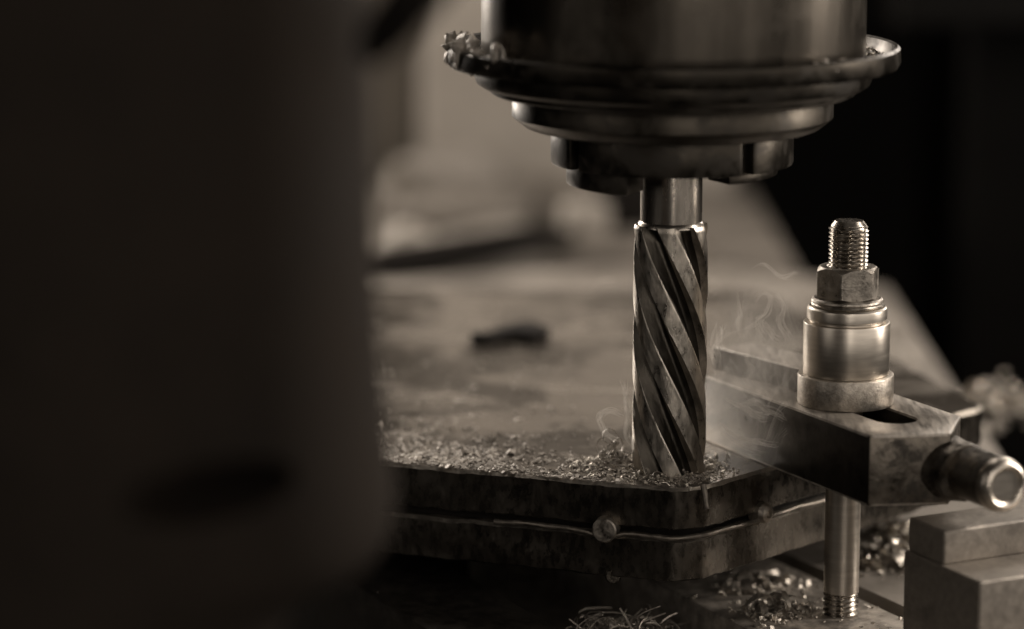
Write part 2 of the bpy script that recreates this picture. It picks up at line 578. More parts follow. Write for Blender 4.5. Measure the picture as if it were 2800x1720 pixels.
# ------------------------------------------------------------------ workpiece: two plates with a wire in the joint
corner = (59.0, -27.0)
outline = [(-190, 65.5), corner, (176, 98.5), (112, 335), (-190, 345)]
rads = [0, 16, 10, 20, 0]


def plate(name, z0, z1, grow, label, amp):
    cxm, cym = 0, 150
    pl = [(x + grow * (x - cxm) / 100, y + grow * (y - cym) / 100) for x, y in outline]
    pts = round_poly(pl, rads, 10)
    # subdivide the long sides so that the sawn faces can be uneven
    dense = []
    for i in range(len(pts)):
        a, b = Vector(pts[i]), Vector(pts[(i + 1) % len(pts)])
        k = max(1, int((b - a).length / 3))
        dense += [tuple(a.lerp(b, q / k)) for q in range(k)]
    n = len(dense)
    lv = [0, .075, .2, .4, .6, .8, .95, 1]
    NZ = 7
    V, F = [], []
    for j in range(NZ + 1):
        z = z1 + (z0 - z1) * lv[j]
        for x, y in dense:
            d = Vector((x - cxm, y - cym)).normalized()
            w = mnoise.noise(Vector((x * .06, y * .06, z * .10 + z0))) * amp + mnoise.noise(Vector((x * .35, y * .35, z * .05 + z0))) * amp * .35
            inset = 1.2 if j in (0, NZ) else 0
            V.append((x + d.x * (w - inset), y + d.y * (w - inset), z + ((mnoise.noise(Vector((x * .15, y * .15, z0))) * .5 + mnoise.noise(Vector((x * .5, y * .5, z0))) * .25) * (0 if (j == 0 and z1 == -54) else 1) if j in (0, 1, NZ - 1, NZ) else 0)))
    for j in range(NZ):
        for i in range(n):
            F.append((j * n + i, (j + 1) * n + i, (j + 1) * n + (i + 1) % n, j * n + (i + 1) % n))
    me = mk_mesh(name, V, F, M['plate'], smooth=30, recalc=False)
    bm = bmesh.new()
    bm.from_mesh(me)
    bm.verts.ensure_lookup_table()
    top = bm.faces.new([bm.verts[i] for i in range(n)])
    bot = bm.faces.new([bm.verts[NZ * n + i] for i in range(n)])
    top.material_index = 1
    for fc_ in bm.faces:
        if fc_ not in (top, bot) and min(v.index for v in fc_.verts) < n:
            fc_.material_index = 2          # worn bright chamfer
    bmesh.ops.recalc_face_normals(bm, faces=bm.faces)
    bmesh.ops.triangulate(bm, faces=[top, bot])
    bm.to_mesh(me)
    bm.free()
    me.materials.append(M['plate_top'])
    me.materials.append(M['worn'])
    o = put(name, me)
    return tag(o, label, "steel plate"), dense


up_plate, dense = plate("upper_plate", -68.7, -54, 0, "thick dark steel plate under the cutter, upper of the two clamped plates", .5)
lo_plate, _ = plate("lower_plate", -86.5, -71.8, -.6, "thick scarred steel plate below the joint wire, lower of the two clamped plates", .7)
core = [(x * .985 + .5, y * .985 + 1.6) for x, y in round_poly(outline, rads, 6)]
put("joint_shim", mk_mesh("joint_shim", *prism([(x * .97, y * .97 + 5) for x, y in round_poly(outline, rads, 6)], -71.6, -68.9), M['matte']), up_plate)

patch = [(-17.5, 217), (-9.5, 219.5), (-3.0, 233), (3.5, 243), (10, 240), (15.6, 228), (14.0, 219), (8, 214), (2, 219), (-4, 217), (-10, 211.5), (-16, 212)]  # black piece added in place of a dark hole
tag(put("hole_patch", mk_mesh("hole_patch", *prism(round_poly(patch, 3, 3), -54.2, -49.8), M['matte'], bevel=.6)),
    "flat black moustache-shaped scrap standing for a dark hole, on the pale plate in the left background", "rubber scrap")

# wire following the outline in the joint
def along(path, z, out=.6):
    return [(x, y - out, z) for x, y in path]


wl = [p for p in dense if -6 < p[0] < 178 and p[1] < 96]
wl = [p for p in wl if not (p[0] > 60 and p[1] > 92)]
wire_pts = []
for x, y in wl:
    dx = abs(x - 31.5)
    sag = 2.0 * math.exp(-(dx / 4.5) ** 2)          # the wire dips under the pin
    bulge = .9 * math.exp(-((x - 46) / 1.2) ** 2)
    d = Vector((x - 55, y - 60)).normalized()
    wire_pts.append((x + d.x * 1.3, y + d.y * 1.3 - sag * .6, -70.5 - sag * 1.0 - bulge * .2 + .25 * math.sin(x * .21) + .35 * mnoise.noise(Vector((x * .12, y * .12, 5)))))
tag(put("joint_wire", mk_mesh("joint_wire", *tube(wire_pts, [.9 + .22 * mnoise.noise(Vector(q_) * .3) for q_ in wire_pts], 10), M['wire'])), "thin steel wire running along the joint between the two plates", "wire")

# round pin and domed screw sticking out of the joint
def stub(name, x, y, z, nx, ny, prof, mat, label, cat):
    v = Vector((nx, ny, 0)).normalized()
    q = Vector((0, 0, 1)).rotation_difference(v)
    VF = lathe(prof, 40)
    V = [tuple(q @ Vector(p)) for p in VF[0]]
    o = put(name, mk_mesh(name, V, VF[1], mat, smooth=22), None, (x, y, z))
    return tag(o, label, cat)


stub("dowel_pin", 32.0, -15.0, -69.4, -.22, -.97, [(3.7, 6.4), (4.2, 6.0), (4.25, -3)], M['nut'],
     "short round dowel pin with a flat end in the plate joint, left of the corner", "dowel pin")
scr = stub("domed_screw", 84.6, 0.4, -68.6, .72, -.70, [(1.1, 2.6), (1.5, 3.9), (2.8, 3.3), (3.6, 1.8), (3.8, -2.5)], M['worn'],
           "small domed screw head in the plate joint, right of the corner", "screw")
stub("lower_lug", 34.0, -13.0, -86.4, 0, -1, [(2.2, 3.6), (2.8, 3.0), (2.9, -2)], M['plate'],
     "small rounded stub under the front edge of the lower plate", "stub")

for k, (s0, s1, t0, t1) in enumerate([(-190, -95, 30, 46), (-130, -40, 84, 98)]):
    o = put("parallel_bar", mk_mesh("parallel_bar", *prism([st(s0, t0), st(s1, t0), st(s1, t1), st(s0, t1)], -104 if k else -126, -86.6), M['shade_iron'], bevel=.5))  # bars coloured black like the shade under the plates
    tag(o, ["dark parallel bar standing in the slot under the plates, left one", "dark parallel bar on the table under the plates, right one"][k], "parallel bar", "bars under the plates")

# ------------------------------------------------------------------ strap clamp
strap = tag(empty("strap_clamp", (*st(51.6, 99.7), -54)), "slotted steel strap clamp with a round pin end, pressing on the plate edge", "strap clamp")
ox, oy = st(51.6, 99.7)


def rel(VF):
    return shift(VF, (-ox, -oy, 54))


def strap_body():
    out_st = [(-8, 80.2), (95.5, 80.6), (105.2, 105.5), (86, 123), (-8, 122.6)]
    op = [st(*p) for p in out_st]
    sl = []
    for k in range(13):
        a = -PI / 2 + PI * k / 12
        sl.append((79 + 7.2 * math.cos(a), 101.5 + 7.2 * math.sin(a)))
    for k in range(13):
        a = PI / 2 + PI * k / 12
        sl.append((36 + 7.2 * math.cos(a), 101.5 + 7.2 * math.sin(a)))
    sp_ = [st(*p) for p in sl]
    bm = bmesh.new()
    rings = []
    for z, inset in ((-30, 0), (-54, 1)):
        a = [bm.verts.new(((x - ox) * S, (y - oy) * S, (z + 54) * S)) for x, y in op]
        b = [bm.verts.new(((x - ox) * S, (y - oy) * S, (z + 54) * S)) for x, y in sp_]
        ea = [bm.edges.new((a[i], a[(i + 1) % len(a)])) for i in range(len(a))]
        eb = [bm.edges.new((b[i], b[(i + 1) % len(b)])) for i in range(len(b))]
        bmesh.ops.triangle_fill(bm, use_beauty=True, edges=ea + eb)
        rings.append((a, b))
    for w in (0, 1):
        u, l = rings[0][w], rings[1][w]
        for i in range(len(u)):
            bm.faces.new((u[i], l[i], l[(i + 1) % len(u)], u[(i + 1) % len(u)]))
    bmesh.ops.recalc_face_normals(bm, faces=bm.faces)
    es = [e for e in bm.edges if len(e.link_faces) == 2 and e.calc_face_angle(0) > R(24)]
    bmesh.ops.bevel(bm, geom=es, offset=1.0 * S, segments=2, profile=.55, affect='EDGES', clamp_overlap=True)
    me = bpy.data.meshes.new("strap_body")
    bm.to_mesh(me)
    bm.free()
    me.shade_smooth()
    me.set_sharp_from_angle(angle=R(38))
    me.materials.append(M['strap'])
    me.materials.append(M['strap_shade'])
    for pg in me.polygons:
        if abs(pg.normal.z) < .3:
            pg.material_index = 2 if pg.normal.x * SX + pg.normal.y * SY > .45 and pg.center.length > .03 else 1  # upright sides take the darker copy, shade put into the colour
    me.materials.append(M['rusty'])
    return put("strap_body", me, strap)


strap_body()
# nose: a rounded swelling on the end that the pin grows out of
def nose():
    V, F = [], []
    n = 28
    prof = [(84, 10.0), (98, 10.2), (104, 10.2), (108, 9.9), (110.5, 9.2)]
    for s_, r in prof:
        for k in range(n):
            a = 2 * PI * k / n
            x, y = st(s_, 108 + 1.12 * r * math.cos(a))
            V.append((x - ox, y - oy, 54 - 42.6 + r * math.sin(a) * .98))
    m = len(prof)
    for i in range(m - 1):
        for k in range(n):
            F.append((i * n + k, i * n + (k + 1) % n, (i + 1) * n + (k + 1) % n, (i + 1) * n + k))
    F.append(tuple(range(n)))
    F.append(tuple(range((m - 1) * n, m * n)))
    me = mk_mesh("strap_nose", V, F, M['rusty'], smooth=50)
    bm = bmesh.new()
    bm.from_mesh(me)
    bmesh.ops.subdivide_edges(bm, edges=bm.edges, cuts=2, use_grid_fill=True)
    bm.to_mesh(me)
    bm.free()
    rough_up(me, .55, .22)
    return put("strap_nose", me, strap)


nose()
pv = Vector((SX, SY, 0))
q = Vector((0, 0, 1)).rotation_difference(pv)
pin_o = st(100, 109.5)
for nm, prof_, mt in (("round_pin", [(7.6, 26.0), (8.5, 25.6), (8.6, 24.8), (8.5, 0)], 'rusty'),
                      ("pin_ring", [(5.2, 29.6), (5.7, 30.3), (6.6, 30.7), (7.6, 30.3), (8.5, 29.2), (8.9, 27.4), (8.9, 26.2), (8.4, 25.7)], 'turned')):
    VFp = lathe(prof_, 64)
    put(nm, mk_mesh(nm, [tuple(q @ Vector(p)) for p in VFp[0]], VFp[1], M[mt], smooth=40), strap, (pin_o[0] - ox, pin_o[1] - oy, 54 - 42.5))
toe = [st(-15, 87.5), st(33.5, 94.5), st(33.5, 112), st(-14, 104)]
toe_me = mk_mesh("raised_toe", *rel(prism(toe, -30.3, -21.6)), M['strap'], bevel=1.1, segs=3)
toe_me.materials.append(M['strap_shade'])
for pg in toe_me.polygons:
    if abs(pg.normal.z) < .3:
        pg.material_index = 1  # toe sides painted dark for shade as well
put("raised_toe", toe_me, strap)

# ------------------------------------------------------------------ stud, nut and spacers stacked on the strap
SXX, SYY = 112.4, -1.0


def thread(rad, h, pitch, z0, z1, na=72, per=12, chamfer=None):
    nz = int((z1 - z0) / pitch * per)
    V, F = [], []
    for j in range(nz + 1):
        z = z0 + (z1 - z0) * j / nz
        for i in range(na):
            ph = (z / pitch - i / na) % 1.0
            tri = abs(ph - .5) * 2
            tri = min(1, max(0, (tri - .1) / .8))
            r = rad - h * tri
            if chamfer:
                r = min(r, chamfer(z))
            a = 2 * PI * i / na
            V.append((r * math.cos(a), r * math.sin(a), z))
    for j in range(nz):
        for i in range(na):
            F.append((j * na + i, j * na + (i + 1) % na, (j + 1) * na + (i + 1) % na, (j + 1) * na + i))
    F.append(tuple(range(na)))
    F.append(tuple(range(nz * na, (nz + 1) * na)))
    return V, F


stud = tag(empty("clamp_stud", (SXX, SYY, ZT)), "threaded steel stud rising from the table slot through the strap clamp", "stud")
put("upper_thread", mk_mesh("upper_thread", *thread(6.65, .85, 1.42, 100, 136.2, chamfer=lambda z: 6.65 if z < 133.6 else 6.65 - (z - 133.6) * .72), M['stud'], smooth=30), stud)
put("stud_shank", mk_mesh("stud_shank", *lathe([(5, 100.5), (6.0, 100.5), (6.0, 8), (5, 8)], 64), M['turned']), stud)
put("lower_thread", mk_mesh("lower_thread", *thread(6.1, .7, 1.75, -6, 8.2), M['stud'], smooth=30), stud)


def stacked(name, z, VF, mat, label, cat, smooth=35):
    me = mk_mesh(name, *shift(VF, (0, 0, -z)), mat, smooth=smooth)
    return tag(put(name, me, None, (SXX, SYY, z)), label, cat)


def ring(r0, r1, z0, z1, ch=.5):
    return lathe([(r0, z1), (r1 - ch, z1), (r1 - ch * .3, z1 - ch * .3), (r1, z1 - ch), (r1, z0 + ch), (r1 - ch * .3, z0 + ch * .3), (r1 - ch, z0), (r0, z0), (r0, z1)], 112, close=False)


stacked("base_collar", -30, ring(7.2, 16.15, -30, -19.7, .55), M['worn'], "worn wide steel collar at the foot of the spacer stack, on the strap", "collar")
stacked("spacer_sleeve", -19.7, ring(7.2, 14.5, -19.7, -1.9, .5), M['turned'], "tall smooth turned steel sleeve around the stud, middle of the stack", "sleeve")
stacked("spacer_ring", -1.9, lathe([(7.2, 3.3), (12.7, 3.3), (13.3, 2.8), (13.45, 2.2), (13.45, -.7), (13.2, -1.0), (12.5, -1.1), (12.5, -1.9), (7.2, -1.9), (7.2, 3.3)], 112, close=False), M['turned'], "short steel spacer ring on top of the tall sleeve", "spacer ring")
stacked("flat_washer", 3.3, lathe([(6.9, 6.2), (11.2, 6.2), (11.9, 5.7), (12.1, 5.1), (11.8, 4.5), (12.1, 4.1), (12.0, 3.6), (11.6, 3.3), (6.9, 3.3), (6.9, 6.2)], 112, close=False), M['nut'], "thin flat steel washer directly under the hex nut", "washer")


def hexnut(z0, z1, rc, hole):
    NA = 144
    off = FRONT + R(-17)
    ap = rc * math.cos(PI / 6)
    V, F = [], []
    rows = []
    for ring_ in range(6):
        row = []
        for i in range(NA):
            a = off + 2 * PI * i / NA
            u = (2 * PI * i / NA) % (PI / 3)
            rh = min(ap / math.cos(u - PI / 6), rc * .985)
            drop = max(0, rh - ap * 1.0) * 1.0 + .12
            if ring_ == 0: r, z = hole, z1 - .5
            elif ring_ == 1: r, z = hole + .7, z1
            elif ring_ == 2: r, z = ap * .965, z1
            elif ring_ == 3: r, z = rh, z1 - drop
            elif ring_ == 4: r, z = rh, z0 + drop * .5
            else: r, z = ap * .97, z0
            row.append(len(V))
            V.append((r * math.cos(a), r * math.sin(a), z))
        rows.append(row)
    for j in range(5):
        for i in range(NA):
            i2 = (i + 1) % NA
            F.append((rows[j][i], rows[j][i2], rows[j + 1][i2], rows[j + 1][i]))
    return V, F


stacked("hex_nut", 6.2, hexnut(6.2, 16.8, 11.0, 6.5), M['nut'], "scuffed steel hex nut tightened on the threaded stud", "nut", smooth=25)

# ------------------------------------------------------------------ step block on the right
blk = tag(empty("step_block", (*st(138, 95), ZT)), "grey two-step steel block under the strap's pin end, lower right corner", "step block")
bx0, by0 = st(138, 95)


def blockpart(name, s0, s1, t0, t1, z0, z1):
    poly = [st(s0, t0), st(s1, t0), st(s1, t1), st(s0, t1)]
    put(name, mk_mesh(name, *shift(prism(poly, z0, z1), (-bx0, -by0, -ZT)), M['block'], bevel=1.3, segs=3), blk)


s_c, t_c = SX * 146.9 + SY * -80.5, -SY * 146.9 + SX * -80.5
blockpart("lower_step", 96, s_c, t_c, t_c + 70, ZT, -70)
blockpart("upper_step", 96.3, s_c - 21.5, t_c + 1.2, t_c + 69, -70.2, -58.8)

# ------------------------------------------------------------------ swarf
def curl_mesh(name, rad, width, turns, thick, taper, mat, seg=18, wob=.15):
    n = max(8, int(seg * turns))
    V, F = [], []
    for i in range(n + 1):
        u = i / n
        a = 2 * PI * turns * u
        r = rad * (1 - taper * u) * (1 + wob * math.sin(a * 1.7 + rad))
        z = (u - .5) * width * turns * .9
        w = width * (.5 + .5 * math.sin(PI * min(1, u * 1.1 + .08)))
        c, s_ = math.cos(a), math.sin(a)
        for rr, zz in ((r, z - w / 2), (r, z + w / 2), (r - thick, z + w / 2), (r - thick, z - w / 2)):
            V.append((rr * c, rr * s_, zz))
    for i in range(n):
        for j in range(4):
            F.append((i * 4 + j, i * 4 + (j + 1) % 4, i * 4 + 4 + (j + 1) % 4, i * 4 + 4 + j))
    F.append((0, 1, 2, 3))
    F.append(tuple(n * 4 + i for i in range(4)))
    return mk_mesh(name, V, F, mat, smooth=45)


def nugget(name, sx, sy, sz, mat, seed):
    bm = bmesh.new()
    bmesh.ops.create_icosphere(bm, subdivisions=2, radius=1)
    for v in bm.verts:
        n = mnoise.noise(v.co * 1.6 + Vector((seed * 3.1, 0, 0)))
        v.co = Vector((v.co.x * sx, v.co.y * sy, v.co.z * sz)) * (1 + .95 * n) * S
    me = bpy.data.meshes.new(name)
    bm.to_mesh(me)
    bm.free()
    me.shade_smooth()
    me.materials.append(mat)
    return me


CURLS = [curl_mesh("curled_chip", r, w, t, .18, tp, m) for r, w, t, tp, m in
         ((2.4, 2.0, .62, .4, M['chip']), (1.5, 1.3, .85, .5, M['chip']), (3.2, 2.4, .45, .3, M['chip_dull']), (1.1, .9, 1.6, .35, M['chip']),
          (2.0, 2.6, .5, .4, M['chip_dull']), (4.2, 1.7, .38, .3, M['chip']))]
NUGS = [nugget("metal_crumb", a, b, c, m, i) for i, (a, b, c, m) in enumerate(
    ((1.1, .8, .6, M['chip']), (.8, .7, .5, M['chip_dull']), (1.5, .9, .6, M['chip']), (.6, .5, .45, M['chip'])))]


GLINTS = CURLS[:4] + NUGS[:2] + [nugget("metal_crumb", 1.3, 1.0, .8, M['glint'], 9), curl_mesh("curled_chip", 2.0, 1.8, 1.1, .18, .3, M['glint'])]

PALE = [nugget("metal_crumb", a, b, c, M['chip_pale'], 20 + i) for i, (a, b, c) in enumerate(((1.6, 1.2, .9), (1.2, 1.0, .8), (1.9, 1.0, .7)))] + [curl_mesh("curled_chip", 1.8, 1.8, .6, .2, .3, M['chip_pale'])]
LOOPS = [curl_mesh("curled_chip", r, w, t, .2, .3, M['chip_pale'], 22, .25) for r, w, t in ((3.6, 1.1, .9), (2.6, .9, 1.2), (4.4, 1.0, .7), (2.0, 1.2, .8))]


def scatter(meshes, spots, name, label, cat, group, smin=.7, smax=1.3, up=0.0):
    for p in spots:
        me = random.choice(meshes)
        o = put(name, me, None, p, (random.uniform(0, 6.28), random.uniform(0, 6.28), random.uniform(0, 6.28)))
        k = random.uniform(smin, smax)
        o.scale = (k, k, k)
        tag(o, label, cat, group)


def disc(cx, cy, z, r, n, rz=0.0):
    out = []
    for _ in range(n):
        a, q = random.uniform(0, 2 * PI), math.sqrt(random.random()) * r
        h = (1 - q / r) * rz
        out.append((cx + q * math.cos(a), cy + q * math.sin(a), z + random.uniform(.2, 1) * h + .6))
    return out


# curls heaped left of the cutter and round its foot
left_heap = disc(34.5, 6, -53, 6.5, 60, 10)
scatter(PALE + LOOPS[1:], left_heap, "curled_chip", "curled bright chip in the heap at the left foot of the cutter", "metal chip", "chips left of the cutter", .35, .85)
tall = [((34, 7, -44.5), (R(82), R(10), R(15)), LOOPS[0], 1.0), ((36.5, 8, -47), (R(60), R(-20), R(70)), LOOPS[1], 1.2), ((32.0, 6, -48.5), (R(75), 0, R(-20)), LOOPS[2], 1.0),
        ((37, 4, -50.5), (R(50), R(30), 0), LOOPS[3], 1.2), ((34.5, 3, -50), (R(70), R(-30), R(40)), LOOPS[1], 1.0), ((39, 3, -51.5), (R(80), R(20), R(60)), LOOPS[0], .6)]
for p, r_, me, k in tall:
    o = put("curled_chip", me, None, p, r_)
    o.scale = (k, k, k)
    tag(o, "curled bright chip in the heap at the left foot of the cutter", "metal chip", "chips left of the cutter")
scatter(CURLS, [(67 + random.uniform(-2, 4), 0 + random.uniform(-7, 8), -53.3 + random.uniform(0, 2)) for _ in range(9)], "curled_chip",
        "curled chip at the right foot of the cutter, towards the strap", "metal chip", "chips right of the cutter", .4, .8)
scatter(CURLS + NUGS, [(54 + random.uniform(-13, 13), -15 + random.uniform(-3, 2.5), -53.4 + random.uniform(0, 3)) for _ in range(26)], "curled_chip",
        "curled chip in front of the cutter on the plate corner", "metal chip", "chips before the cutter", .35, .8)
st_rod = tube([(63.4, -22.5, -53.2), (64.0, -24.2, -56.5), (64.6, -25.6, -60.6)], [1.05, 1.0, .95], 10)
tag(put("rod_chip", mk_mesh("rod_chip", *st_rod, M['wire'])), "short stubby rod-like chip hanging over the front corner of the plate", "metal chip")

# chips caught in the flange dish
fl = []
for a_deg, n, sc in ((200, 12, 1.0), (188, 12, 1.0), (212, 8, .8)):
    for _ in range(n):
        a = R(a_deg + random.uniform(-6, 6))
        r_ = random.uniform(66, 75)
        fl.append((AX + r_ * math.cos(a), r_ * math.sin(a), 87.2 + random.uniform(0, 5.5)))
scatter(PALE, fl, "spindle_chip", "pale chip piled on the left rim of the spindle flange", "metal chip", "chips on the left of the flange", 1.0, 2.6)
fr = []
for _ in range(8):
    a = R(-48 + random.uniform(-8, 8))
    r_ = random.uniform(66, 73)
    fr.append((AX + r_ * math.cos(a), r_ * math.sin(a), 87.4 + random.uniform(0, 3)))
scatter(PALE, fr, "spindle_chip", "pale chip lying on the right rim of the spindle flange", "metal chip", "chips on the right of the flange", .9, 2.0)

# chips on the table
scatter(CURLS + NUGS, disc(90, 0, ZT, 10, 46, 5), "table_chip", "bright chip heaped on the table rail left of the stud's foot", "metal chip", "chips left of the stud foot", .9, 1.9)
scatter(GLINTS, disc(137, 64, ZT, 15, 60, 8), "table_chip", "bright blurred chip on the table behind the stud's foot", "metal chip", "chips behind the stud foot", 1.0, 2.1)
scatter(GLINTS, disc(143, 98, ZT, 10, 34, 18), "table_chip", "pale blurred chip heaped by the plate's right side under the strap", "metal chip", "chips under the strap", .8, 1.8)
scatter(CURLS + NUGS, disc(86, 36, ZT, 14, 18, 2), "table_chip", "dim chip lying on the table in the shadow of the plates", "metal chip", "chips in the plate's shadow", 1.0, 2.2)
scatter(GLINTS, disc(214, 300, ZT, 30, 90, 22), "table_chip", "glinting out-of-focus chip at the right end of the table", "metal chip", "chips at the right edge", .8, 2.2)
scatter(GLINTS, disc(38, 0, -116, 17, 90, 12), "slot_chip", "chip lying in the table slot below the plate corner", "metal chip", "chips in the slot", .8, 1.6)

# stringy tangle in the slot
V, F = [], []
for k in range(130):
    x, y = random.uniform(18, 54), random.uniform(-24, 8)
    z = -110 + random.uniform(-6, 4)
    d = Vector((random.uniform(-1, 1), random.uniform(-1, 1), random.uniform(-.2, .9))).normalized()
    pts = []
    p = Vector((x, y, z))
    bend = Vector((random.uniform(-1, 1), random.uniform(-1, 1), random.uniform(-1.1, .2))) * .22
    for i in range(14):
        pts.append(tuple(p))
        p = p + d * 1.25
        d = (d + bend).normalized()
    v, f = tube(pts, random.uniform(.16, .4), 5)
    o_ = len(V)
    V += v
    F += [tuple(i + o_ for i in q_) for q_ in f]
tag(put("swarf_tangle", mk_mesh("swarf_tangle", V, F, M['chip_dull'])), "tangle of thin stringy swarf in the table slot", "swarf", kind="stuff")

# loose fine swarf: thousands of tiny bent flakes joined into one mesh per heap
def flakes(name, pts, size, mat, label, seed=1, tilt=.45):
    g = np.random.default_rng(seed)
    base = np.array([(-1, -.5, 0), (0, -.55, .28), (1, -.4, 0), (1, .4, .02), (0, .5, .30), (-1, .5, -.02)], float)
    low = base - np.array([0, 0, .14])
    tpl = np.concatenate([base, low])
    fc = [(0, 1, 4, 5), (1, 2, 3, 4), (7, 6, 11, 10), (8, 7, 10, 9), (0, 6, 7, 1), (1, 7, 8, 2), (2, 8, 9, 3), (3, 9, 10, 4), (4, 10, 11, 5), (5, 11, 6, 0)]
    n = len(pts)
    a = g.uniform(0, 2 * PI, n)
    b = g.normal(0, tilt, n)
    c = g.normal(0, tilt, n)
    k = size * g.lognormal(0, .45, n)
    ca, sa, cb, sb, cc, sc = np.cos(a), np.sin(a), np.cos(b), np.sin(b), np.cos(c), np.sin(c)
    t = tpl[None] * k[:, None, None] * np.stack([g.uniform(.5, 1.3, n), g.uniform(.6, 1.3, n), g.uniform(.6, 1.8, n)], 1)[:, None, :]
    x, y, z = t[..., 0], t[..., 1], t[..., 2]
    y, z = y * cb[:, None] - z * sb[:, None], y * sb[:, None] + z * cb[:, None]
    x, z = x * cc[:, None] + z * sc[:, None], -x * sc[:, None] + z * cc[:, None]
    x, y = x * ca[:, None] - y * sa[:, None], x * sa[:, None] + y * ca[:, None]
    co = np.stack([x, y, z], -1) + np.asarray(pts)[:, None, :]
    co = (co.reshape(-1, 3) * S).astype(np.float32)
    fa = (np.arange(n)[:, None, None] * 12 + np.array(fc)[None]).reshape(-1, 4)
    me = bpy.data.meshes.new(name)
    me.from_pydata(co.tolist(), [], fa.tolist())
    me.materials.append(mat)
    o = put(name, me)
    tag(o, label, "swarf", kind="stuff")
    return o


def inside(x, y):
    # on the plate top: right of the front left edge, left of the right edge
    e1 = (65.5 + (x + 190) * (-27 - 65.5) / 249)
    e2 = -27 + (x - 59) * (125.5 / 117)
    return y > e1 + 1.0 and y > e2 + 1.2


pts = []
g = np.random.default_rng(3)
while len(pts) < 1700:
    x = g.uniform(-110, 34)
    y = g.uniform(-15, 190)
    if not inside(x, y): continue
    edge = y - (65.5 + (x + 190) * (-27 - 65.5) / 249)
    w = (math.exp(-max(0, x + 15) / 24) * math.exp(-edge / 34) + .05) * (.08 + .92 * (mnoise.noise(Vector((x * .08, y * .05, 3))) > -.02))
    if g.random() < w:
        pts.append((x, y, -53.75 + g.uniform(0, .5) + .8 * max(0, mnoise.noise(Vector((x * .09, y * .09, 0))))))
flakes("plate_swarf", pts, .5, M['chip_dull'], "fine pale swarf spread over the left of the upper plate", 4)
pts = []
while len(pts) < 4800:
    x = g.uniform(-100, 44)
    y = g.uniform(-22, 120)
    if not inside(x, y): continue
    edge = y - (65.5 + (x + 190) * (-27 - 65.5) / 249)
    w = math.exp(-max(0, x + 12) / 16) * math.exp(-max(0, edge - 8) / 13)
    w = max(w, math.exp(-edge / 1.6) * (x < 40))
    if g.random() < w * (.15 + .85 * (mnoise.noise(Vector((x * .12, y * .06, 8))) > -.22)):
        pts.append((x, y, -53.9 + g.uniform(0, .22)))
flakes("swarf_crust", pts, .6, M['chip_pale'], "flattened pale crust of swarf along the plate's front left edge", 14, .10)
pts = []
while len(pts) < 1500:
    a, q_ = g.uniform(0, 2 * PI), abs(g.normal(0, 1)) * 8 + 9
    x, y = AX + q_ * math.cos(a), AY + q_ * math.sin(a)
    if inside(x, y): pts.append((x, y, -53.7 + abs(g.normal(0, .6))))
while len(pts) < 2300:
    x, y = 34 + g.normal(0, 6), 5 + g.normal(0, 7)
    if inside(x, y): pts.append((x, y, -53.6 + max(0, 4 - math.hypot(x - 35, y - 6) * .35) * g.random()))
flakes("cutter_swarf", pts, .5, M['chip'], "fine bright swarf heaped round the foot of the cutter", 5)
pts = [(*st(g.uniform(-60, 110), g.uniform(64, 115)), ZT + .2) for _ in range(160)]
pts += [(x + g.normal(0, 7), y + g.normal(0, 7), ZT + abs(g.normal(0, .8)) + .2) for x, y in ((90, 0), (86, 34), (135, 60), (143, 95)) for _ in range(170)]
pts += [(g.uniform(128, 200), g.uniform(20, 330), ZT + .3) for _ in range(300)]
flakes("table_swarf", pts, .75, M['chip'], "fine swarf scattered on the machine table", 6)
pts = [(g.uniform(-60, 195), g.uniform(230, 600), ZT + .5) for _ in range(700)]
flakes("rear_swarf", pts, 3.0, M['chip_dull'], "coarse blurred swarf on the pale table behind the plates", 8)
pts = [(AX + r_ * math.cos(a), r_ * math.sin(a), 86.5 + abs(g.normal(0, .8))) for a, r_ in zip(g.uniform(0, 2 * PI, 700), g.uniform(64, 72, 700))]
flakes("flange_swarf", pts, .6, M['chip'], "fine swarf dust lying in the dish of the spindle flange", 9)

